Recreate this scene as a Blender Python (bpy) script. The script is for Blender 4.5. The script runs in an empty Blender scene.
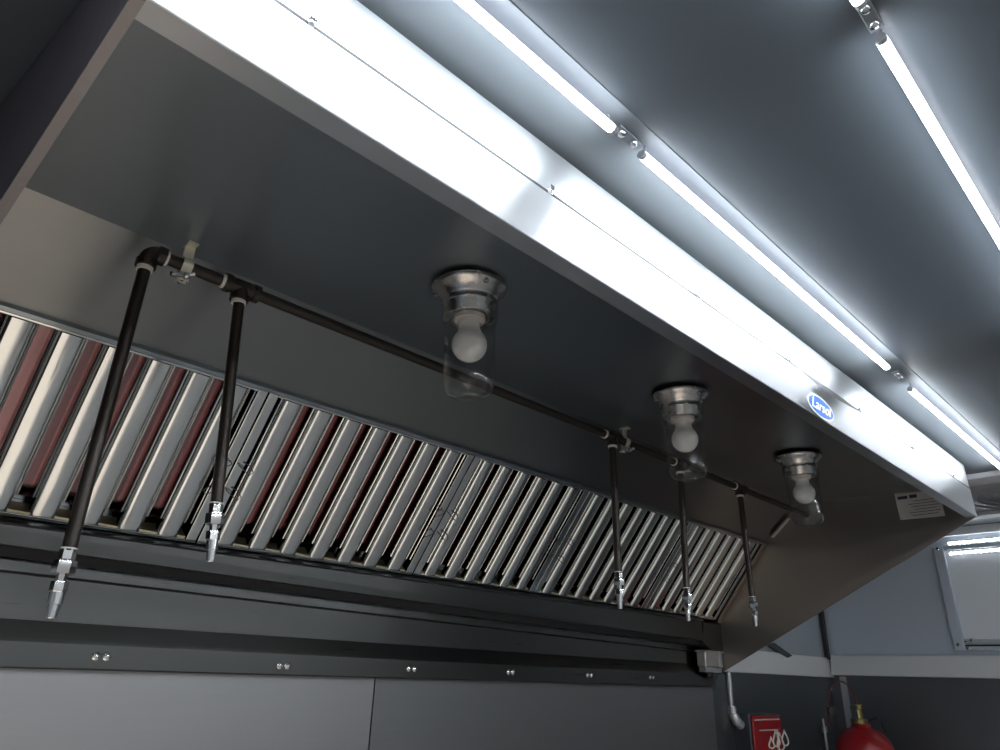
import bpy, bmesh, math, random
from mathutils import Vector, Matrix
random.seed(7)
H = 1.55                      # camera height; all coordinates below are relative to eye height
C = bpy.context.scene.collection
PI = math.pi

# ------------------------------------------------------------------ materials
def nodes(name):
    m = bpy.data.materials.new(name); m.use_nodes = True
    nt = m.node_tree
    return m, nt, nt.nodes['Principled BSDF'], nt.links

def simple(name, col, rough=.5, metal=0., spec=.5, bump=0., bscale=60, var=0., vscale=6):
    m, nt, b, L = nodes(name)
    b.inputs['Base Color'].default_value = (*col, 1)
    b.inputs['Roughness'].default_value = rough
    b.inputs['Metallic'].default_value = metal
    b.inputs['Specular IOR Level'].default_value = spec
    tc = nt.nodes.new('ShaderNodeTexCoord')
    if var:
        n = nt.nodes.new('ShaderNodeTexNoise'); n.inputs['Scale'].default_value = vscale; n.inputs['Detail'].default_value = 4
        L.new(tc.outputs['Object'], n.inputs['Vector'])
        r = nt.nodes.new('ShaderNodeMapRange'); r.inputs['To Min'].default_value = max(.02, rough - var); r.inputs['To Max'].default_value = min(1, rough + var)
        L.new(n.outputs['Fac'], r.inputs['Value']); L.new(r.outputs['Result'], b.inputs['Roughness'])
    if bump:
        n = nt.nodes.new('ShaderNodeTexNoise'); n.inputs['Scale'].default_value = bscale
        L.new(tc.outputs['Object'], n.inputs['Vector'])
        bp = nt.nodes.new('ShaderNodeBump'); bp.inputs['Strength'].default_value = bump; bp.inputs['Distance'].default_value = .002
        L.new(n.outputs['Fac'], bp.inputs['Height']); L.new(bp.outputs['Normal'], b.inputs['Normal'])
    return m

def brushed(name, col, rough, aniso, axis=(1, 0, 0), metal=1., streak=.06, wave=0., scale=None):
    """sheet steel brushed along `axis`: the highlight stretches across the brushing"""
    m, nt, b, L = nodes(name)
    b.inputs['Metallic'].default_value = metal
    b.inputs['Anisotropic'].default_value = aniso
    g = nt.nodes.new('ShaderNodeNewGeometry')
    cr = nt.nodes.new('ShaderNodeVectorMath'); cr.operation = 'CROSS_PRODUCT'
    cr.inputs[1].default_value = axis
    L.new(g.outputs['True Normal'], cr.inputs[0]); L.new(cr.outputs['Vector'], b.inputs['Tangent'])
    tc = nt.nodes.new('ShaderNodeTexCoord')
    mp = nt.nodes.new('ShaderNodeMapping')
    mp.inputs['Scale'].default_value = scale or tuple(4 if a else 260 for a in axis)
    L.new(tc.outputs['Object'], mp.inputs['Vector'])
    n = nt.nodes.new('ShaderNodeTexNoise'); n.inputs['Scale'].default_value = 1; n.inputs['Detail'].default_value = 3
    L.new(mp.outputs['Vector'], n.inputs['Vector'])
    r = nt.nodes.new('ShaderNodeMapRange'); r.inputs['To Min'].default_value = rough - streak; r.inputs['To Max'].default_value = rough + streak
    L.new(n.outputs['Fac'], r.inputs['Value']); L.new(r.outputs['Result'], b.inputs['Roughness'])
    b.inputs['Base Color'].default_value = (*col, 1)
    if wave:
        w = nt.nodes.new('ShaderNodeTexNoise'); w.inputs['Scale'].default_value = 5; w.inputs['Detail'].default_value = 2
        L.new(tc.outputs['Object'], w.inputs['Vector'])
        bp = nt.nodes.new('ShaderNodeBump'); bp.inputs['Strength'].default_value = wave; bp.inputs['Distance'].default_value = .01
        L.new(w.outputs['Fac'], bp.inputs['Height']); L.new(bp.outputs['Normal'], b.inputs['Normal'])
    return m

def emit(name, col, s):
    m, nt, b, L = nodes(name)
    b.inputs['Base Color'].default_value = (.9, .9, .9, 1)
    b.inputs['Emission Color'].default_value = (*col, 1); b.inputs['Emission Strength'].default_value = s
    return m

M = {}
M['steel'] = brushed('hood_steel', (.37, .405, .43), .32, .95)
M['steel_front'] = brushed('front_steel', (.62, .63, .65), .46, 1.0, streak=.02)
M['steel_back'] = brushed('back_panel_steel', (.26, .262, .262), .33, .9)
M['steel_upper'] = brushed('upper_face_steel', (.58, .60, .62), .40, .55, streak=.02)
M['steel_end'] = brushed('end_panel_steel', (.31, .27, .245), .36, .6, (0, 0, 1))
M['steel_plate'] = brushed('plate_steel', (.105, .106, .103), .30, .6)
M['filter'] = brushed('filter_steel', (.63, .655, .665), .16, .3, wave=.5, scale=(90, 6, 6), streak=.1)
M['filter_back'] = brushed('filter_back_red_reflection', (.22, .13, .14), .20, .3, scale=(90, 6, 6), streak=.1)  # dark red stands in for reflections in the slots
M['filter_dark'] = simple('filter_inner', (.28, .28, .28), .35, 1.)
M['plenum'] = simple('plenum_black', (.03, .028, .026), .7)
M['black_pipe'] = simple('black_iron', (.055, .046, .04), .36, .7, .5, bump=.3, bscale=200, var=.1)
M['tape'] = simple('thread_tape', (.75, .73, .68), .7)
M['chrome'] = simple('nickel_plate', (.72, .72, .73), .16, 1.)
M['zinc'] = simple('zinc_strap', (.82, .79, .66), .42, .8)
M['alu'] = simple('cast_aluminium', (.50, .485, .485), .27, 1., var=.06, vscale=30)
M['bulb'] = simple('frosted_bulb', (.86, .84, .82), .45)
M['porcelain'] = simple('porcelain', (.72, .66, .62), .4)
M['led'] = emit('led_diffuser', (.86, .94, 1.), 70)
M['led_side'] = emit('led_translucent_side', (.86, .88, 1.), 6)
M['reflection_bead'] = emit('reflection_bead', (.9, .96, 1.), 40)
M['reflection_tape'] = emit('reflection_tape_glow', (.9, .93, 1.), 1.2)
M['white_plastic'] = simple('white_plastic', (.78, .8, .82), .4)
M['grey_plastic'] = simple('grey_plastic', (.30, .31, .33), .5)
M['wainscot'] = brushed('lower_wall_sheet', (.16, .17, .18), .38, .2, (0, 0, 1), metal=.9)
M['ledge'] = brushed('ledge_steel', (.82, .82, .82), .42, .3, metal=.25)
M['flange'] = brushed('flange_steel', (.24, .225, .23), .45, .3)
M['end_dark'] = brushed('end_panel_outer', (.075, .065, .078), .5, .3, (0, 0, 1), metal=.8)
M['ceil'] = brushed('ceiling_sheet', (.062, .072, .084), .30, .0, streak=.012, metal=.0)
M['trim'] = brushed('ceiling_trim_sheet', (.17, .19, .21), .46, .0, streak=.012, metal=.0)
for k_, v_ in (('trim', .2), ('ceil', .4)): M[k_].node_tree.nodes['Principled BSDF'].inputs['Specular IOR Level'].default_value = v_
M['wall'] = brushed('wall_sheet', (.44, .48, .52), .45, .2, (0, 0, 1), metal=.4)
M['painted'] = simple('white_painted_wall', (.74, .73, .71), .5, bump=.1)
M['drain'] = simple('drain_rail', (.72, .62, .42), .38, 1.)
M['vent_grey'] = simple('vent_grey', (.46, .46, .48), .55)
M['splash'] = brushed('backsplash_sheet', (.40, .395, .395), .5, .3)
M['end_wall'] = brushed('end_wall_sheet', (.56, .62, .70), .42, .2, (0, 0, 1), metal=.35)
M['floor'] = simple('floor_sheet', (.70, .65, .61), .5, 0., .4, bump=.2, bscale=40)
M['red'] = simple('red_enamel', (.33, .010, .014), .3, 0., .5)
M['hose'] = simple('dull_red_hose', (.14, .025, .025), .5)
M['brass'] = simple('brass', (.30, .24, .10), .4, 1.)
M['black'] = simple('black_rubber', (.02, .02, .022), .5)
M['dark_metal'] = simple('dark_metal', (.06, .065, .075), .4, .5)
M['galv'] = simple('galvanised', (.60, .61, .62), .35, .9)
M['paper'] = simple('paper_label', (.48, .46, .46), .6)
M['ink'] = simple('ink', (.03, .03, .05), .6)
M['blue'] = simple('blue_sticker', (.003, .075, .42), .4)
M['white'] = simple('white_sticker', (.85, .9, .95), .4)
M['grey_box'] = simple('beige_grey_enamel', (.48, .46, .43), .35, .6)

def glass():
    """thin clear glass: transparent, mirror-like towards the rim"""
    m, nt, b, L = nodes('clear_glass')
    nt.nodes.remove(b)
    out = nt.nodes['Material Output']
    tr = nt.nodes.new('ShaderNodeBsdfTransparent'); tr.inputs['Color'].default_value = (.92, .93, .93, 1)
    gl = nt.nodes.new('ShaderNodeBsdfGlossy'); gl.inputs['Roughness'].default_value = .04
    lw = nt.nodes.new('ShaderNodeLayerWeight'); lw.inputs['Blend'].default_value = .5
    pw = nt.nodes.new('ShaderNodeMath'); pw.operation = 'POWER'; pw.inputs[1].default_value = 2.4
    fr = nt.nodes.new('ShaderNodeMath'); fr.operation = 'MULTIPLY_ADD'; fr.inputs[1].default_value = .75; fr.inputs[2].default_value = .055
    L.new(lw.outputs['Facing'], pw.inputs[0]); L.new(pw.outputs[0], fr.inputs[0])
    mx = nt.nodes.new('ShaderNodeMixShader')
    L.new(fr.outputs[0], mx.inputs['Fac']); L.new(tr.outputs['BSDF'], mx.inputs[1]); L.new(gl.outputs['BSDF'], mx.inputs[2])
    L.new(mx.outputs['Shader'], out.inputs['Surface'])
    return m
M['glass'] = glass()

# ------------------------------------------------------------------ mesh helpers
class MB:
    def __init__(s): s.bm = bmesh.new()
    def box(s, x0, x1, y0, y1, z0, z1, rot=None):
        v = [s.bm.verts.new(p) for p in ((x0,y0,z0),(x1,y0,z0),(x1,y1,z0),(x0,y1,z0),(x0,y0,z1),(x1,y0,z1),(x1,y1,z1),(x0,y1,z1))]
        for f in ((0,3,2,1),(4,5,6,7),(0,1,5,4),(1,2,6,5),(2,3,7,6),(3,0,4,7)): s.bm.faces.new([v[i] for i in f])
        return s
    def prism(s, poly, d):
        """closed polygon of 3-D points swept along vector d"""
        d = Vector(d)
        a = [s.bm.verts.new(p) for p in poly]; b = [s.bm.verts.new(Vector(p) + d) for p in poly]
        n = len(a)
        s.bm.faces.new(a); s.bm.faces.new(b[::-1])
        for i in range(n): s.bm.faces.new((a[i], b[i], b[(i+1) % n], a[(i+1) % n]))
        return s
    def sheet(s, poly, d, t):
        """open polyline swept along d, thickened by the vector(s) t"""
        t = Vector(t)
        return s.prism([Vector(p) for p in poly] + [Vector(p) + t for p in reversed(poly)], d)
    def tube(s, pts, r, n=16, cap=True):
        pts = [Vector(p) for p in pts]
        rs = r if isinstance(r, (list, tuple)) else [r]*len(pts)
        rings = []; up = None
        for i, p in enumerate(pts):
            d = ((pts[i+1]-p) if i == 0 else (p-pts[i-1]) if i == len(pts)-1 else (pts[i+1]-pts[i-1])).normalized()
            if up is None:
                up = d.orthogonal().normalized()
            up = (up - d*up.dot(d)).normalized(); sd = d.cross(up)
            rings.append([s.bm.verts.new(p + (up*math.cos(2*PI*k/n) + sd*math.sin(2*PI*k/n))*rs[i]) for k in range(n)])
        for a, b in zip(rings, rings[1:]):
            for k in range(n): s.bm.faces.new((a[k], a[(k+1) % n], b[(k+1) % n], b[k]))
        if cap: s.bm.faces.new(rings[0][::-1]); s.bm.faces.new(rings[-1])
        return s
    def lathe(s, prof, o=(0,0,0), ax=(0,0,1), n=32, cap=True):
        """profile [(radius, height)] turned about ax through o"""
        o = Vector(o); ax = Vector(ax).normalized(); u = ax.orthogonal().normalized(); w = ax.cross(u)
        rings = []
        for r, h in prof:
            r = max(r, 1e-5)
            rings.append([s.bm.verts.new(o + ax*h + (u*math.cos(2*PI*k/n) + w*math.sin(2*PI*k/n))*r) for k in range(n)])
        for a, b in zip(rings, rings[1:]):
            for k in range(n): s.bm.faces.new((a[k], a[(k+1) % n], b[(k+1) % n], b[k]))
        if cap: s.bm.faces.new(rings[0][::-1]); s.bm.faces.new(rings[-1])
        return s
    def ball(s, c, r, sc=(1,1,1)):
        mt = Matrix.Translation(c) @ Matrix.Diagonal((*[r*k for k in sc], 1))
        bmesh.ops.create_uvsphere(s.bm, u_segments=16, v_segments=10, radius=1, matrix=mt); return s

def world(o):
    p = Vector((0, 0, H))
    return Vector(o['_at']) if o is not None and '_at' in o else p
def obj(name, mb, mat, parent=None, bevel=0., smooth=True, at=None, angle=35):
    """links the collected shape as ONE mesh object; coordinates are eye-relative, the origin is the parent's (or `at`)"""
    bm = mb.bm
    bmesh.ops.recalc_face_normals(bm, faces=bm.faces)
    if parent is not None: org = Vector(parent['_at'])
    else: org = Vector(at) if at is not None else Vector((0, 0, 0))
    bmesh.ops.translate(bm, verts=bm.verts, vec=-org)
    me = bpy.data.meshes.new(name); bm.to_mesh(me); bm.free()
    me.materials.append(M[mat] if isinstance(mat, str) else mat)
    o = bpy.data.objects.new(name, me); C.objects.link(o)
    o['_at'] = org[:]
    if parent is not None: o.parent = parent
    else: o.location = org + Vector((0, 0, H))
    if bevel:
        b = o.modifiers.new('bevel', 'BEVEL'); b.width = bevel; b.segments = 2; b.limit_method = 'ANGLE'; b.angle_limit = math.radians(40)
    if smooth:
        me.shade_smooth()
        me.set_sharp_from_angle(angle=math.radians(angle))
    return o
def tag(o, label, cat, group=None):
    o['label'] = label; o['category'] = cat
    if group: o['group'] = group
    return o
def thing(name, label, cat, loc=(0,0,0), group=None):
    o = bpy.data.objects.new(name, None); C.objects.link(o)
    o.location = Vector(loc) + Vector((0, 0, H)); o['_at'] = tuple(loc); o.empty_display_size = .05
    return tag(o, label, cat, group)
def struct(name, mb, mat, parent=None, **k):
    o = obj(name, mb, mat, parent, **k)
    if parent is None: o['kind'] = 'structure'
    return o
def dup(root, loc, label, group=None):
    r = root.copy(); C.objects.link(r); r.location = Vector(loc) + Vector((0, 0, H)); r['label'] = label; r['_at'] = tuple(loc)
    if group: r['group'] = group
    for ch in root.children:
        c = ch.copy(); C.objects.link(c); c.parent = r
        for g in ch.children:
            d = g.copy(); C.objects.link(d); d.parent = c
    return r
def text_mesh(txt, size, font_shear=0.):
    cu = bpy.data.curves.new('t', 'FONT'); cu.body = txt; cu.size = size; cu.align_x = 'CENTER'; cu.align_y = 'CENTER'; cu.shear = font_shear
    cu.extrude = .0003
    o = bpy.data.objects.new('t', cu); C.objects.link(o)
    dg = bpy.context.evaluated_depsgraph_get()
    me = bpy.data.meshes.new_from_object(o.evaluated_get(dg))
    bpy.data.objects.remove(o)
    return me
def text_obj(name, txt, size, mat, parent, origin, ux, uy, shear=0., bold=0.):
    me = text_mesh(txt, size, shear)
    ux = Vector(ux); uy = Vector(uy); n = ux.cross(uy); org = Vector(parent['_at'])
    for v in me.vertices: v.co = Vector(origin) - org + ux*v.co.x + uy*v.co.y + n*v.co.z
    me.materials.clear(); me.materials.append(M[mat])
    o = bpy.data.objects.new(name, me); C.objects.link(o); o.parent = parent; o['_at'] = tuple(org)
    return o

# ------------------------------------------------------------------ layout numbers (metres)
CZ = .552                      # ceiling
XR = 2.07                      # inner face of the right end panel
XE = 2.99                      # end wall
YB = 1.19                      # back wall
YF = .404                      # hood front face
XL = -1.3; YO = -1.05          # left wall, opposite wall
def xl(y): return .055 - .098*(y - YF)      # left end panel stands slightly askew

# ------------------------------------------------------------------ room
struct('floor', MB().box(XL, XE, YO, YB, -H-.05, -H), 'floor')
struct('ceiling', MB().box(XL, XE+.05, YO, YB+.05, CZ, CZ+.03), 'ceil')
struct('wall_back', MB().box(XL, XE+.05, YB, YB+.04, -H, CZ), 'wall')
struct('wall_end', MB().box(XE, XE+.04, YO, YB, -H, CZ), 'end_wall')
struct('wall_left', MB().box(XL-.04, XL, YO, -.75, -H, CZ).box(XL-.04, XL, .45, YB, -H, CZ).box(XL-.04, XL, -.75, .45, .35, CZ), 'wall')  # doorway gap added out of view to let the sun patch in
struct('wall_opposite', MB().box(XL, XE, YO-.04, YO, -H, CZ), 'painted')
# flat trim strip on the ceiling that carries the front row of lights
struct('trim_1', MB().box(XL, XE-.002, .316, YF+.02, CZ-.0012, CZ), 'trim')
struct('trim_2', MB().box(XE-.014, XE, YO, YB, CZ-.030, CZ-.001), 'white_plastic')
struct('trim_3', MB().box(XE-.012, XE-.001, 1.125, 1.147, -.95, .040), 'galv')
struct('trim_4', MB().box(XE-.020, XE-.001, 1.174, 1.189, .10, CZ-.03), 'black')
struct('wall_panel', MB().box(XR+.012, XE-.005, YB-.006, YB-.0005, -1.3, .034), 'wainscot', smooth=False)
struct('wall_panel', MB().box(XE-.006, XE-.0005, YO+.02, YB-.007, -1.3, .043), 'wainscot', smooth=False)
b = MB().box(XL, .843, YB-.012, YB-.001, -1.1, -.008); struct('backsplash', b, 'splash')
M['splash_far'] = brushed('backsplash_sheet_far', (.30, .30, .303), .48, .3)
b = MB().box(.846, XR+.008, YB-.012, YB-.001, -1.1, -.008); struct('backsplash', b, 'splash_far')

# ------------------------------------------------------------------ exhaust hood
hood = thing('exhaust_hood', 'long stainless steel kitchen exhaust hood hanging over the back wall', 'exhaust hood', (1.06, .8, .54))
ZT = .493; PYT, PZT = .850, .485; FYT, FZT = .958, .392; FYB, FZB = 1.132, .174
# top sheet follows the askew left end panel
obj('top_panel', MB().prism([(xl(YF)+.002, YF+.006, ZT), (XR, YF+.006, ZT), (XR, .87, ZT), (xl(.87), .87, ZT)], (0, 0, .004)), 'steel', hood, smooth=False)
# upper front face with the little return at the ceiling
obj('front_panel', MB().box(xl(YF)-.003, XR+.004, YF, YF+.004, .4780, CZ-.016).box(xl(YF)-.003, XR+.004, YF+.002, YF+.02, CZ-.016, CZ-.012), 'steel_upper', hood, smooth=False)
# lower face: folded sheet with the lip turned inwards
x0_ = xl(YF)-.003; x1_ = XR+.004
top = [(x0_, .4730), (1.07, .4730), (1.12, .4690), (1.17, .4662), (1.23, .4668), (1.28, .4695), (1.33, .4730), (x1_, .4730)]
lp = MB().prism([(x0_, YF-.0015, .4045), (x1_, YF-.0015, .4045)] + [(x, YF-.0015, z) for x, z in reversed(top)], (0, .0011, 0))
lp.sheet([(x0_, YF-.0015, .4046), (x0_, YF-.0005, .4038), (x0_, YF+.022, .4038), (x0_, YF+.022, .412)], (x1_-x0_, 0, 0), (0, .0011, .0011))
obj('front_lip', lp, 'steel_front', hood, smooth=False)
obj('inner_front_panel', MB().box(xl(YF)+.002, XR, YF+.006, YF+.009, .408, ZT), 'steel', hood, smooth=False)
obj('seam_shade', MB().box(xl(YF), XR+.003, YF-.0003, YF+.003, .4600, .4780), 'black', hood, smooth=False)  # black strip behind the seam so the open gap reads dark
for x in (.168, .457, .758, 1.031, 1.33, 1.63, 1.93):
    obj('screw', MB().lathe([(.0045, 0), (.0042, .0015), (.002, .003)], (x, YF-.001, .4775), (0, -1, 0), 12).box(x-.003, x+.003, YF-.005, YF-.001, .4795, .4835), 'chrome', hood)
# back panel between top sheet and filters
a = xl(.87)
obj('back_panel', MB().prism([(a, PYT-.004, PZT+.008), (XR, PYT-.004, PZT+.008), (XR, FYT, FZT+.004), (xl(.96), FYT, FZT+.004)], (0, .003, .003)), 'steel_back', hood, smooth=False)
obj('filter_rail', MB().prism([(xl(.96), FYT-.002, FZT+.006), (xl(.96), FYT-.006, FZT-.001), (xl(.96), FYT-.002, FZT-.005), (xl(.96), FYT+.006, FZT+.004)], (XR-xl(.96), 0, 0)), 'steel', hood, smooth=False)
# end panels
def end_poly(x0f):
    return [(x0f(YF), YF, .404), (x0f(YF), YF, CZ-.014), (x0f(YB), YB-.002, CZ-.014), (x0f(YB), YB-.002, .006)]
obj('end_panel', MB().prism(end_poly(lambda y: XR), (.004, 0, 0)), 'steel_end', hood, smooth=False)
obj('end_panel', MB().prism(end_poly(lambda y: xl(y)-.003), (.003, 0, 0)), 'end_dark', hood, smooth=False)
d = Vector((0, .786, -.398)); nrm = Vector((0, .452, .892))
f = [Vector((xl(YF)-.007, YF+.001, .402)), Vector((xl(YF)+.001, YF+.001, .402)), Vector((xl(YB)+.001, YB-.004, .002)), Vector((xl(YB)-.007, YB-.004, .002))]
obj('end_flange', MB().prism(f, (0, .001, .003)), 'flange', hood, smooth=False)
# dark plenum behind the filters
obj('plenum', MB().box(-.05, XR, .98, YB-.004, .50, .503).box(-.05, XR, YB-.006, YB-.003, .13, .50), 'plenum', hood, smooth=False)
# grease trough under the filters, with a deeper drain end at the right
def loft(x0, p0, x1, p1):
    m = MB(); a_ = [m.bm.verts.new((x0, y, z)) for y, z in p0]; b_ = [m.bm.verts.new((x1, y, z)) for y, z in p1]; n = len(a_)
    m.bm.faces.new(a_); m.bm.faces.new(b_[::-1])
    for i in range(n): m.bm.faces.new((a_[i], b_[i], b_[(i+1) % n], a_[(i+1) % n]))
    return m
def zb(x): return .140 - .0150*(x-.2)            # trough bottom falls towards the drain
def tprof(x):
    p = [(1.131, FZB+.001), (1.122, FZB-.003), (1.1195, FZB-.006), (1.1235, FZB-.0085), (1.1255, zb(x)+.001), (1.1265, zb(x)), (YB-.006, zb(x))]
    return p + [(y+.001, z+.0014) for y, z in reversed(p)]
xa_ = xl(1.14)
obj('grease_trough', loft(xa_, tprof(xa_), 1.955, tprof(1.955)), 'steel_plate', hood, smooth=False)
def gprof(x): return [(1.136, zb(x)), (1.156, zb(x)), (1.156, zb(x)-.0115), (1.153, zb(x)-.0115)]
obj('gap_shade', loft(xa_, gprof(xa_), 1.98, gprof(1.98)), 'black', hood, smooth=False)  # black strip in place of shade inside the open gap
obj('trough_drain', MB().prism([(1.93, 1.1285, zb(1.93)), (1.955, 1.1285, zb(1.955)), (2.0, 1.1285, .092), (XR, 1.1285, .092), (XR, 1.1285, FZB-.008), (1.93, 1.1285, FZB-.008)], (0, .004, 0)).box(1.99, XR, 1.132, YB-.01, .090, .093), 'steel_plate', hood, smooth=False)
# folded back plate down the wall under the trough
def pprof(x):
    d = zb(x) - .140
    p = [(YB-.003, .1265+d), (1.1665, .1265+d), (1.1662, .113+d), (1.1735, .110+d), (1.1735, .052), (1.163, .028), (1.1615, .024), (1.1615, -.007), (1.164, -.009), (YB-.003, -.009)]
    return p
xa_ = xl(1.17)
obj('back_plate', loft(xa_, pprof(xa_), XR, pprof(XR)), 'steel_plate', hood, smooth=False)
for x, z in ((.355, .0095), (.642, .006), (.915, .009), (1.19, .010), (1.466, .010), (1.733, .011)):
    for dx in (-.0072, .0072):
        obj('rivet', MB().lathe([(.0062, 0), (.0058, .0022), (.0035, .004), (.0012, .0046)], (x+dx, 1.1615, z), (0, -1, 0), 14), 'chrome', hood)
# filler strip and its return at the right end of the filter bank
s = Vector((0, FYT-FYB, FZT-FZB)).normalized(); nn = Vector((0, s.z, -s.y)) * -1          # nn points out of the bank (down and forward)
def fpt(x, t, n): return Vector((x, FYB, FZB)) + s*t + nn*n
FL = Vector((0, FYT-FYB, FZT-FZB)).length
obj('filler_strip', MB().prism([fpt(2.048, 0, .004), fpt(2.069, 0, .004), fpt(2.069, FL, .004), fpt(2.048, FL, .004)], nn*.003), 'steel_end', hood, smooth=False)
# name sticker: blue oval with a white border and white script
st = MB(); cx, cz = 1.135, .4255
def oval(a, bb, y, n=40): return [(cx + a*math.cos(2*PI*k/n), y, cz + bb*math.sin(2*PI*k/n)) for k in range(n)]
badge = obj('name_badge', MB().prism(oval(.052, .0195, YF-.0018), (0, -.0006, 0)), 'white', hood, smooth=False); badge['label'] = 'blue oval name sticker with white script'
obj('badge_face', MB().prism(oval(.0485, .0168, YF-.0024), (0, -.0004, 0)), 'blue', badge, smooth=False)
text_obj('badge_lettering', 'Larsol', .0275, 'white', badge, (cx-.003, YF-.0031, cz+.0005), (1.12, 0, 0), (0, 0, 1), .45)
c0 = Vector((XR-.020, PYT, PZT)); 
obj('corner_strip', MB().prism([(XR-.012, .874, .458), (XR-.001, .872, .458), (XR-.001, .930, .408), (XR-.012, .932, .408)], (0, -.0015, -.0015)), 'galv', hood, smooth=False)
# paper rating label on the right end panel
lab = obj('rating_label', MB().prism([(XR-.001, .578, .487), (XR-.001, .470, .481), (XR-.001, .470, .414), (XR-.001, .576, .416)], (-.001, 0, 0)), 'paper', hood, smooth=False); lab['label'] = 'grey paper rating label'
k = MB()
k.box(XR-.003, XR-.002, .548, .572, .470, .478).box(XR-.003, XR-.002, .525, .543, .470, .479)
obj('label_heading', k, 'ink', lab, smooth=False)
k = MB()
for i in range(6):
    z = .461 - i*.0075; k.box(XR-.0026, XR-.002, .478 + .006*(i % 2), .556 - (.02 if i % 3 == 0 else .006*(i % 3)), z, z+.0013)
obj('label_print', k, 'ink', lab, smooth=False)

# ------------------------------------------------------------------ baffle filters
def filt(x0, x1, n, label):
    o = fpt(x0, 0, 0)
    t = thing('baffle_filter', label, 'grease filter', tuple(o), 'baffle filters in the hood')
    g = .0012
    fr = MB()
    def bar(xa, xb, ta, tb, na, nb):
        fr.prism([fpt(xa, ta, na), fpt(xb, ta, na), fpt(xb, tb, na), fpt(xa, tb, na)], nn*(nb-na))
    W = .017
    bar(x0+g, x0+W, .004, FL-.004, -.040, .0005); bar(x1-W, x1-g, .004, FL-.004, -.040, .0005)
    bar(x0+W, x1-W, .004, .010, -.040, .0005); bar(x0+W, x1-W, FL-.008, FL-.004, -.040, .0005)
    bar(x0+W, x1-W, .004, FL-.004, -.042, -.040)
    obj('frame', fr, 'filter', t, bevel=.0012, smooth=False)
    pitch = (x1-x0-2*W+.0)/n
    for i in range(n):
        c = x0 + W + pitch*(i+.5)
        w = pitch*.285; r = .007; dp = .016
        # front baffle: channel with rounded shoulders, open to the back
        sec = [(-w, -dp)]
        for q in range(5): an = PI - q*PI/8; sec.append((-w+r + r*math.cos(an), -r + r*math.sin(an)))
        for q in range(5): an = PI/2 - q*PI/8; sec.append((w-r + r*math.cos(an), -r + r*math.sin(an)))
        sec.append((w, -dp))
        inner = [(u*.93, v-.0012) for u, v in reversed(sec)]
        if i < n:
            b = MB().prism([fpt(c+u, .010, v) for u, v in sec+inner], s*(FL-.019))
            obj('baffle', b, 'filter', t, angle=25)
    for i in range(n+1):
        c = x0 + W + pitch*i
        w = pitch*.165; dp = .018; n0 = -.006
        lo, hi = (-w if i > 0 else .001), (w if i < n else -.001)
        # rear baffle: channel facing out, its rolled rims show in the gap, stopping short of the drain hole
        sec = [(lo-.0022, n0-.003), (lo-.0018, n0-.0006), (lo-.0006, n0+.0004), (lo+.0006, n0-.0004), (lo+.0012, n0-.003), (lo+.0022, n0-dp), (hi-.0022, n0-dp), (hi-.0012, n0-.003), (hi-.0006, n0-.0004), (hi+.0006, n0+.0004), (hi+.0018, n0-.0006), (hi+.0022, n0-.003)]
        if i in (0, n): sec = [(u, v) for u, v in sec if (u > 0) == (i == 0)]; sec = ([(.0005, n0-dp)] + sec) if i == 0 else (sec + [(-.0005, n0-dp)])
        inner = [(u*.96, v-.0012) for u, v in reversed(sec)]
        b = MB().prism([fpt(c+u, .034, v) for u, v in sec+inner], s*(FL-.043))
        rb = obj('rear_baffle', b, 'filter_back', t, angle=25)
        rb.data.materials.append(M['filter'])                     # bright rolled rims, channel floor tinted for red reflections
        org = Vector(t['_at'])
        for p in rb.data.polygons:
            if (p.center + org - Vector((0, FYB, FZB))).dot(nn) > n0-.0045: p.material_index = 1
        obj('drain_lip', MB().box(0, .001, 0, .001, 0, .001) if 0 else MB().prism([fpt(c+lo*1.5, .010, -.028), fpt(c+hi*1.5, .010, -.028), fpt(c+hi*1.5, .010, -.003), fpt(c+lo*1.5, .010, -.005)], s*.002), 'drain', t, smooth=False)
    # wire bail handles on both side rails
    for xs, sg in ((x0+.010, 1), (x1-.010, -1)):
        for tt in (.105, .150):
            p = [fpt(xs-sg*.004, tt, .001), fpt(xs-sg*.004, tt, .006), fpt(xs+sg*.004, tt-.004, .010), fpt(xs+sg*.016, tt-.010, .011), fpt(xs+sg*.020, tt-.004, .010), fpt(xs+sg*.012, tt+.004, .007), fpt(xs+sg*.002, tt+.005, .001)]
            obj('handle', MB().tube(p, .0009, 6), 'dark_metal', t)
    return t
seams = [.012, .443, .874, 1.226, 1.665, 2.045]
for (x0, x1), n, l in zip(zip(seams, seams[1:]), (7, 7, 6, 7, 6), (
        'steel baffle filter at the hood\'s near left end, behind the first two drop pipes',
        'steel baffle filter second from the left, beneath the nearest jar lamp',
        'narrower steel baffle filter in the middle of the filter bank',
        'steel baffle filter behind the third and fourth drop pipes',
        'steel baffle filter at the far right, against the hood\'s end panel')):
    filt(x0, x1, n, l)

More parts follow.
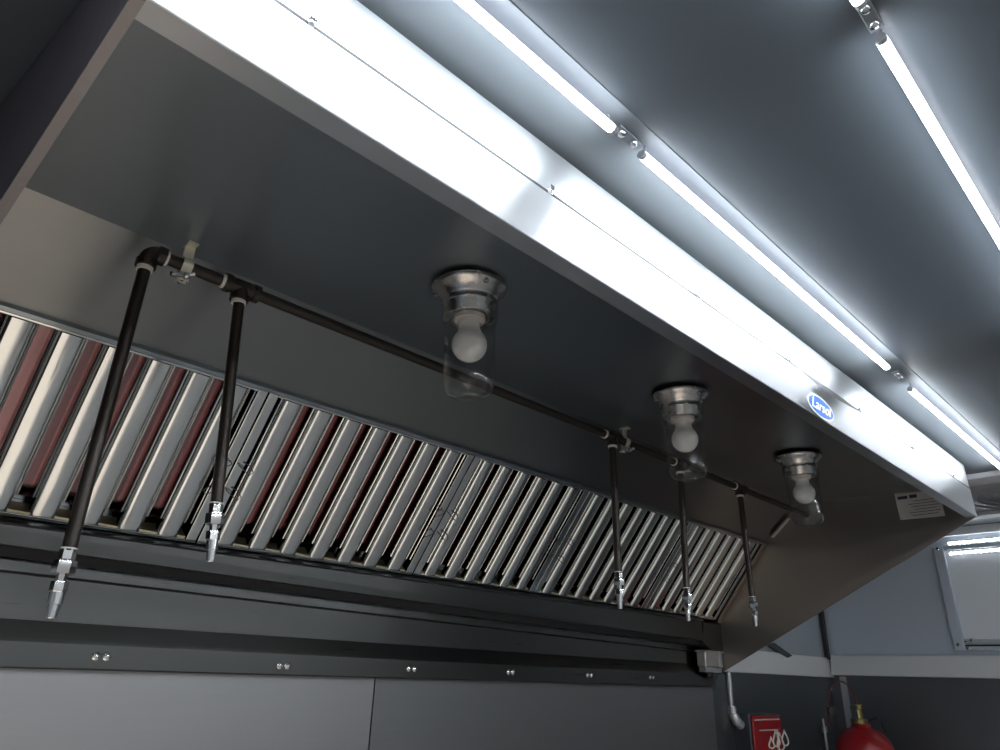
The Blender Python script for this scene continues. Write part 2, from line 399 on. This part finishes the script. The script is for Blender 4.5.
# ------------------------------------------------------------------ fire suppression piping
PY, PZ = .822, .462; PR = .0078
pipe = thing('fire_suppression_piping', 'black iron fire suppression pipe with five drop nozzles under the hood', 'pipe', (.2, PY, PZ))
drops = [(.1975, .1975, .106), (.316, .338, .178), (1.128, 1.133, .191), (1.386, 1.376, .186), (1.667, 1.673, .195)]
def nozzle_parts(x, y, z, dx):
    ax = Vector((dx, 0, -1)).normalized()
    def seg(name, prof, n, mat, par): return obj(name, MB().lathe(prof, (x, y, z), ax, n), mat, par, angle=25)
    nz = seg('nozzle', [(.0078, 0), (.0078, .0105), (.0068, .011), (.0105, .0115), (.0108, .013), (.0108, .023), (.010, .0245), (.0052, .025), (.0046, .031), (.0078, .032), (.0080, .034), (.0080, .0415), (.0072, .0425)], 6, 'chrome', pipe)
    seg('nozzle_tip', [(.0066, .042), (.0066, .0535), (.0050, .0540), (.0047, .0660), (.0040, .0672), (.0022, .0672), (.0022, .062)], 20, 'chrome', nz)
    return nz
xs_prev = .2
obj('horizontal_pipe', MB().tube([(.207, PY, PZ), (XR-.002, PY, PZ)], PR, 18), 'black_pipe', pipe)
# elbow at the near end
arc = [(.1975 + .013 - .013*math.cos(q*PI/12), PY, PZ - .013 + .013*math.sin(q*PI/12)) for q in range(7)]
eb = MB().tube([(.1975, PY, PZ-.020)] + arc + [(.214, PY, PZ)], .0104, 18)
eb.tube([(.1975, PY, PZ-.022), (.1975, PY, PZ-.013)], .0120, 18).tube([(.207, PY, PZ), (.216, PY, PZ)], .0120, 18)
obj('elbow', eb, 'black_pipe', pipe)
obj('thread_tape', MB().tube([(.216, PY, PZ), (.2195, PY, PZ)], .0096, 18), 'tape', pipe)
for i, (xa, xb, zb) in enumerate(drops):
    if i:
        tz = PZ - .018
        obj('tee', MB().tube([(xa-.022, PY, PZ), (xa+.022, PY, PZ)], .0108, 18).tube([(xa-.024, PY, PZ), (xa-.016, PY, PZ)], .0125, 18).tube([(xa+.016, PY, PZ), (xa+.024, PY, PZ)], .0125, 18)
            .tube([(xa, PY, PZ), (xa, PY, tz+.002)], .0108, 18).tube([(xa, PY, tz+.005), (xa, PY, tz-.001)], .0125, 18), 'black_pipe', pipe)
        obj('thread_tape', MB().tube([(xa-.028, PY, PZ), (xa-.024, PY, PZ)], .0096, 18), 'tape', pipe)
    else: tz = PZ - .022
    dp = obj('drop_pipe', MB().tube([(xa, PY, tz+.004), (xb, PY, zb-.002)], .0072, 18), 'black_pipe', pipe)
    obj('thread_tape', MB().tube([(xa, PY, tz), (xa+(xb-xa)*.01, PY, tz-.0055)], .0092, 18), 'tape', dp)
    dx = (xb-xa)/(tz-zb)
    obj('thread_tape', MB().tube([(xb, PY, zb+.001), (xb, PY, zb-.0005)], .0079, 18), 'tape', dp)
    nozzle_parts(xb, PY, zb, dx)
for i, x in enumerate((.242, 1.172)):
    w = .0062
    cl = MB()
    ring = [(0, PY + .0105*math.cos(q*PI/8), PZ - .0005 + .0105*math.sin(q*PI/8)) for q in range(-6, 7)]
    prof = [(0, PY+.004, PZ-.0225), (0, PY+.004, PZ-.0120)] + [(0, PY + .0098*math.cos(a), PZ + .0098*math.sin(a)) for a in [(-75+ q*22)*PI/180 for q in range(14)]] + [(0, PY-.004, PZ-.0120), (0, PY-.004, PZ-.0225)]
    cl.prism([(x-w, y, z) for _, y, z in prof] + [(x-w, PY+(y-PY)*1.16, PZ+(z-PZ)*1.0+.0006) for _, y, z in reversed(prof)], (2*w, 0, 0))
    cl.box(x-w, x+w, PY-.0016, PY+.0016, PZ+.009, ZT)
    cl.box(x-w, x+w, PY-.012, PY+.008, ZT-.003, ZT-.0005)
    c = obj('pipe_clamp', cl, 'zinc', pipe, smooth=False)
    wn = MB().tube([(x, PY-.014, PZ-.019), (x, PY+.012, PZ-.019)], .0026, 10).ball((x, PY-.012, PZ-.019), .0048)
    wn.tube([(x, PY-.013, PZ-.019), (x-.010, PY-.016, PZ-.024), (x-.019, PY-.017, PZ-.027)], [.002, .003, .0036], 8).tube([(x, PY-.013, PZ-.019), (x+.008, PY-.016, PZ-.015)], [.002, .003], 8)
    obj('wing_nut', wn, 'chrome', c)

# ------------------------------------------------------------------ jar lamps under the hood
def lamp(loc, label):
    t = thing('jar_lamp', label, 'lamp', loc, 'vapour proof lamps under the hood')
    x, y, z = loc
    def part(name, prof, mat, par=t, n=48, cap=True): return obj(name, MB().lathe(prof, loc, (0, 0, -1), n, cap), mat, par, angle=50)
    base = part('base', [(.0515, 0), (.0525, .001), (.0525, .003), (.0500, .0065), (.0460, .010), (.0425, .0140), (.0400, .0185), (.0385, .0215), (.0375, .0225), (.0372, .0265), (.0380, .027), (.0380, .0295), (.0368, .0305), (.0366, .036), (.0355, .037), (.0352, .0465), (.0340, .0475), (.028, .0475), (.0265, .044)], 'alu')
    k = MB()
    for a0 in (.25, 2.35, 4.45):
        cx, cy = x + .0462*math.cos(a0), y + .0462*math.sin(a0)
        k.lathe([(.0036, .004), (.0036, .0118), (.0020, .0128)], (cx, cy, z), (0, 0, -1), 12)
    obj('base_screws', k, 'alu', base)
    part('socket', [(.0215, .044), (.0215, .050), (.0185, .051), (.0175, .0545), (.0165, .0545)], 'porcelain')
    prof = [(.0138, .0535), (.0139, .058), (.0146, .0625)]
    for q in range(3, 17): an = -PI/2 + q*PI/16.; prof.append((.0236*math.cos(an), .0850 + .0236*math.sin(an)))
    prof = [p for p in prof if p[1] <= .063 or p[1] > .0665]
    part('bulb', prof, 'bulb')
    o_ = [(.0384, .0225), (.0388, .030), (.0384, .046), (.0368, .052), (.0352, .060), (.0345, .075), (.0340, .134), (.0334, .142), (.0310, .150), (.0262, .1555), (.0180, .1585), (.0172, .1595), (.0160, .1585), (.004, .1592)]
    part('glass_jar', o_ + [(1e-5, .1592)], 'glass', cap=False)
    t.rotation_euler = (0, -.055, 0)
    return t
l0 = lamp((.551, .632, ZT-.0034), 'nearest and largest clear jar lamp under the hood')
dup(l0, (1.078, .628, ZT-.0034), 'middle jar lamp under the hood, in front of the fourth drop pipe')
dup(l0, (1.586, .630, ZT-.0034), 'farthest jar lamp under the hood, beyond the blue oval sticker')

# ------------------------------------------------------------------ LED tubes on the ceiling
def tube_light(x0, x1, y, zc, label):
    t = thing('led_tube_light', label, 'ceiling light', (x0, y, zc), 'led tubes on the ceiling')
    r, zz = .0049, zc - .016
    def arc(a0, a1, n, k=1.): return [(y + r*k*math.cos(a0+(a1-a0)*q/n), zz + r*k*math.sin(a0+(a1-a0)*q/n)) for q in range(n+1)]
    top = arc(math.radians(14), math.radians(166), 8)
    obj('housing', MB().prism([(x0-.003, yy, z_) for yy, z_ in top], (x1-x0+.006, 0, 0)), 'led_side', t)
    low = arc(math.radians(166), math.radians(374), 14)
    obj('diffuser', MB().prism([(x0, yy, z_) for yy, z_ in low], (x1-x0, 0, 0)), 'led', t)
    for xa in (x0-.006, x1):
        obj('end_cap', MB().prism([(xa, yy, z_) for yy, z_ in arc(0, 2*PI*15/16, 15, .98)], (.006, 0, 0)), 'grey_plastic', t)
    for xa in (x0-.002, x1-.010):
        obj('holder', MB().box(xa+.004, xa+.007, y-.001, y+.001, zz+.004, zc-.0003), 'grey_plastic', t, smooth=False)
    return t
zr = CZ - .0012
tubes = [(-.29, .477, .335, zr, 'lit led tube over the hood front, nearest of its row'), (.537, 1.299, .335, zr, 'long lit led tube above the hood front, middle of its row'), (1.441, 2.157, .338, zr, 'short looking lit led tube farthest along the hood front'),
         (-.27, .500, .093, CZ, 'lit led tube of which only the tip shows at top right'), (.557, 1.32, .093, CZ, 'lit led tube at upper right, away from the hood')]
for a_ in tubes: tube_light(*a_)
tube_light(-.5, 2.4, -.72, CZ, 'added unseen led tube on the far side of the ceiling')  # out-of-view tube added to light the filters from the front
def clip(x, y, zc, label):
    t = thing('mounting_clip', label, 'clip', (x, y, zc), 'screwed clips between led tubes')
    obj('strap', MB().box(x-.020, x+.020, y-.006, y+.006, zc-.0035, zc-.0005), 'white_plastic' if 0 else 'trim', t, bevel=.001)
    for dx in (-.011, .011):
        obj('screw', MB().lathe([(.0052, .0035), (.0052, .0045), (.0040, .0065), (.0015, .0075)], (x+dx, y, zc), (0, 0, -1), 16), 'chrome', t)
    return t
clip(.513, .339, zr, 'small screwed clip in the gap after the nearest tube over the hood front')
clip(1.385, .340, zr, 'small screwed clip in the gap before the farthest tube over the hood front')
clip(.535, .094, CZ, 'small screwed clip in the gap between tubes at top right')

# ------------------------------------------------------------------ ceiling vent near the end wall
vt = thing('ceiling_vent', 'grey square ceiling vent with a round grille beyond the hood', 'vent', (2.515, .30, CZ))
vx, vy = 2.515, .30
k = MB().box(2.23, 2.80, -.06, .02, CZ-.016, CZ-.0005).box(2.23, 2.80, .56, .62, CZ-.016, CZ-.0005).box(2.23, 2.31, .02, .56, CZ-.016, CZ-.0005).box(2.74, 2.80, .02, .56, CZ-.016, CZ-.0005)
obj('frame', k, 'vent_grey', vt, bevel=.002, smooth=False)
obj('backing', MB().box(2.31, 2.74, .02, .56, CZ-.004, CZ-.0005), 'grey_plastic', vt, smooth=False)
for r in (.205, .173, .141, .109, .077, .045):
    obj('ring', MB().lathe([(r, .016), (r+.010, .008), (r+.012, .008), (r+.003, .018)], (vx, vy, CZ), (0, 0, -1), 56, cap=False), 'vent_grey', vt)
obj('slot', MB().box(2.236, 2.30, .20, .30, CZ-.024, CZ-.0205), 'black', vt, smooth=False)

# ------------------------------------------------------------------ end wall: hatch, added glow strips, ledge
M['hatch'] = simple('hatch_paint', (.82, .86, .92), .4, .1)
win = struct('window_1', MB().box(XE-.012, XE-.0005, -.58, .703, .168, .468), 'hatch', smooth=False)
fr = MB().box(XE-.022, XE-.0005, .704, .736, .131, .486).box(XE-.022, XE-.0005, -.62, .704, .470, .486).box(XE-.022, XE-.0005, -.62, .704, .131, .145).box(XE-.018, XE-.0005, -.62, .704, .150, .166)
struct('window_frame', fr, 'end_wall', win, bevel=.002, smooth=False)
struct('rail', MB().box(XE-.024, XE-.018, -.62, .700, .151, .157), 'galv', win, smooth=False)
struct('reveal', MB().box(XE-.010, XE-.001, -.62, .704, .145, .150), 'black', win, smooth=False)
for y, z in ((.722, .150), (.697, .157), (.680, .164), (.695, .138), (.722, .478)):
    struct('bolt', MB().lathe([(.006, 0), (.0055, .003), (.003, .005)], (XE-.022 if y > .704 or z < .146 else XE-.018, y, z), (-1, 0, 0), 12), 'chrome', win)
def strip(y0, y1, z, label):  # glowing dots and tape added to imitate tube reflections and brighten the wall
    t = thing('reflection_strip', label, 'added glow', (XE-.02, y1, z), 'added dotted glows on the hatch')
    obj('tape', MB().box(XE-.003, XE-.0005, y0, y1, z-.005, z+.005) if z > .486 else MB().box(XE-.0145, XE-.012, y0, y1, z-.005, z+.005), 'reflection_tape', t, smooth=False)
    xx = XE-.003 if z > .486 else XE-.0145
    n = int((y1-y0)/.0155)
    for i in range(n):
        y = y1 - .006 - i*.0155
        obj('glow_dot', MB().box(xx-.002, xx, y-.0028, y+.0028, z-.0026, z+.0026), 'reflection_bead', t, smooth=False)
strip(.10, .690, .497, 'added glowing dots for the reflection on the end wall above the hatch frame')
strip(.10, .690, .459, 'added glowing dots for the reflection just inside the top of the hatch frame')
# stainless ledge that turns the corner
sh = thing('corner_ledge', 'narrow stainless ledge running round the back corner under the hood end', 'shelf', (2.5, 1.17, .08))
obj('back_ledge', MB().prism([(XR+.006, YB-.001, .036), (XR+.006, YB-.022, .036), (XR+.006, YB-.010, .104), (XR+.006, YB-.008, .107), (XR+.006, YB-.001, .107)], (XE-XR-.010, 0, 0)), 'ledge', sh, smooth=False)
obj('side_ledge', MB().prism([(XE-.002, YO+.3, .045), (XE-.036, YO+.3, .045), (XE-.018, YO+.3, .112), (XE-.014, YO+.3, .116), (XE-.002, YO+.3, .116)], (0, YB-.024-YO-.3, 0)), 'ledge', sh, smooth=False)
tag(obj('wall_brace', MB().prism([(2.487, YB-.002, .125), (2.527, YB-.002, .137), (2.655, YB-.002, .101), (2.615, YB-.002, .092)], (0, -.012, 0)), 'dark_metal', smooth=False, at=(2.55, YB-.002, .1)), 'short dark slanted brace on the back wall above the ledge', 'brace')

# grease cup under the drain end of the trough
gc = thing('grease_cup', 'small grey grease cup hanging at the trough\'s right end', 'grease cup', (2.02, 1.15, .087))
k = MB().prism([(1.965, 1.128, .087), (2.066, 1.128, .087), (2.066, 1.128, .044), (1.965, 1.128, .044)], (0, .030, 0))
obj('cup', k, 'grey_box', gc, bevel=.004)
obj('rim', MB().box(1.960, 2.068, 1.124, 1.159, .0845, .0893), 'grey_box', gc, bevel=.001, smooth=False)
obj('hanger', MB().box(2.035, 2.045, 1.122, 1.1275, .046, .089).box(1.97, 2.06, 1.132, 1.155, .030, .0435), 'galv', gc, bevel=.001, smooth=False)
obj('drain_plug', MB().tube([(2.03, 1.145, .030), (2.03, 1.145, .014)], .012, 14).tube([(2.005, 1.145, .030), (2.005, 1.145, .018)], .008, 12), 'black', gc)

# ------------------------------------------------------------------ suppression control box, conduit, agent tank
bx = thing('suppression_control_box', 'red fire suppression control box on the back wall', 'control box', (2.3, 1.16, -.35))
obj('body', MB().box(2.20, 2.395, 1.132, YB-.001, -.42, -.082), 'dark_metal', bx, bevel=.004)
k = MB().box(2.204, 2.391, 1.124, 1.132, -.415, -.086)
obj('cover', k, 'red', bx, bevel=.003)
obj('name_strip', MB().box(2.215, 2.38, 1.1225, 1.124, -.099, -.095).box(2.24, 2.37, 1.1225, 1.124, -.128, -.1245), 'paper', bx, smooth=False)
k = MB()
for (px, pz, rr) in ((2.300, -.160, .016), (2.335, -.150, .022), (2.36, -.160, .024), (2.395, -.150, .022)):
    k.tube([(px + rr*.8*math.cos(q*PI/8), 1.119 + .004*math.sin(q*PI/4), pz + rr*math.sin(q*PI/8)) for q in range(17)], .0024, 6)
k.tube([(2.345, 1.118, -.128), (2.342, 1.118, -.21)], .003, 6)
obj('wire_seal', k, 'tape', bx)
cd = thing('conduit', 'thin galvanised conduit with an elbow into the red control box', 'conduit', (2.165, 1.17, .012))
obj('pipe', MB().tube([(2.182, 1.178, .034), (2.182, 1.178, -.066)], .0078, 14), 'galv', cd)
obj('coupling', MB().tube([(2.182, 1.176, -.062), (2.182, 1.176, -.082)], .0145, 14), 'chrome', cd)
obj('elbow', MB().tube([(2.182, 1.174, -.08)] + [(2.182 + .028*(1-math.cos(q*PI/12)), 1.174 - .01*math.sin(q*PI/12), -.084 - .028*math.sin(q*PI/12)) for q in range(7)] + [(2.213, 1.16, -.112)], .0138, 14).tube([(2.196, 1.162, -.111), (2.2, 1.162, -.112)], .0135, 12), 'galv', cd)
tag(obj('wall_rod', MB().tube([(2.835, 1.172, -.55), (2.835, 1.172, -.13)], .005, 10).lathe([(.010, 0), (.010, .018), (.005, .022)], (2.835, 1.172, -.150), (0, 0, 1), 12).tube([(2.835, 1.172, -.13), (2.835, 1.172, -.105)], .0035, 8), 'galv', at=(2.835, 1.172, -.55)), 'thin upright metal rod on the back wall between red box and tank', 'rod')
TX, TY = 2.70, .992
tk = thing('agent_tank', 'red suppression tank with a domed shoulder and brass valve', 'tank', (TX, TY, -.6))
r0 = .088
prof = [(.07, -.62), (r0, -.60), (r0, -.185)] + [(r0*math.cos(q*PI/16), -.185 + .070*math.sin(q*PI/16)) for q in range(1, 7)] + [(.030, -.116), (.027, -.106)]
obj('cylinder', MB().lathe(prof, (TX, TY, 0), (0, 0, 1), 40), 'red', tk, angle=50)
vx0 = TX - .015
vv = MB().lathe([(.026, -.108), (.026, -.094), (.016, -.092), (.014, -.064), (.020, -.062), (.020, -.050), (.012, -.048)], (TX-.012, TY, 0), (0, 0, 1), 20)
obj('valve', vv, 'brass', tk)
obj('wall_bracket', MB().box(TX-.03, TX+.03, TY+.05, YB-.0052, -.46, -.40).box(TX-.094, TX+.094, TY-.02, TY+.02, -.445, -.415), 'dark_metal', tk, bevel=.002)
k = MB().box(TX-.052, TX+.030, TY-.008, TY+.008, -.060, -.054).box(TX-.046, TX-.036, TY-.006, TY+.006, -.10, -.056).box(TX+.014, TX+.022, TY-.006, TY+.006, -.098, -.056)
obj('valve_bracket', k, 'dark_metal', tk, bevel=.001)
k = MB().tube([(TX+.02, TY-.02, -.098), (TX+.042, TY-.04, -.088), (TX+.058, TY-.045, -.100), (TX+.056, TY-.05, -.118), (TX+.075, TY-.05, -.130)], .0032, 8)
obj('cable', k, 'black', tk)
hs = [(TX-.012, TY, -.05)]
for q in range(13):
    a_ = q*PI/12
    hs.append((TX-.085 + .072*math.cos(a_), TY+.03*q/12, -.03 + .050*math.sin(a_)))
hs += [(TX-.163, TY+.04, -.06), (TX-.150, TY+.045, -.10), (TX-.11, TY+.05, -.115)]
obj('hose', MB().tube(hs, .0026, 8), 'hose', tk)
obj('gauge', MB().lathe([(.016, 0), (.016, .012), (.013, .014)], (TX-.155, TY+.03, -.07), (-.6, -.8, 0), 16), 'black', tk)

# ------------------------------------------------------------------ sun through an added unseen doorway, for the warm floor patch
sd = bpy.data.lights.new('sun', 'SUN'); sd.energy = 6.5; sd.color = (1, .90, .75); sd.angle = .03
so = bpy.data.objects.new('sun', sd); C.objects.link(so)
so.rotation_euler = Vector((1, .05, -1.05)).to_track_quat('-Z', 'Y').to_euler()
# ------------------------------------------------------------------ camera, world
cam = bpy.data.cameras.new('camera'); co = bpy.data.objects.new('camera', cam); C.objects.link(co)
Rm = ((0.70764851, -0.70592642, 0.03002469), (0.29935454, 0.26105137, -0.91773582), (0.64001598, 0.65842241, 0.39605489))
right, down, fwd = (Vector(r) for r in Rm)
co.matrix_world = Matrix(((right.x, -down.x, -fwd.x, 0), (right.y, -down.y, -fwd.y, 0), (right.z, -down.z, -fwd.z, H), (0, 0, 0, 1)))
cam.sensor_width = 36; cam.lens = 699.12*36/1000; cam.clip_start = .02
bpy.context.scene.camera = co
w = bpy.data.worlds.new('world'); bpy.context.scene.world = w; w.use_nodes = True
w.node_tree.nodes['Background'].inputs['Color'].default_value = (.8, .9, 1, 1)
w.node_tree.nodes['Background'].inputs['Strength'].default_value = .3
vs = bpy.context.scene.view_settings
vs.view_transform = 'Standard'; vs.look = 'None'; vs.gamma = 1; vs.use_curve_mapping = False
vs.exposure = 0.0
for o in bpy.data.objects:
    if '_at' in o: del o['_at']
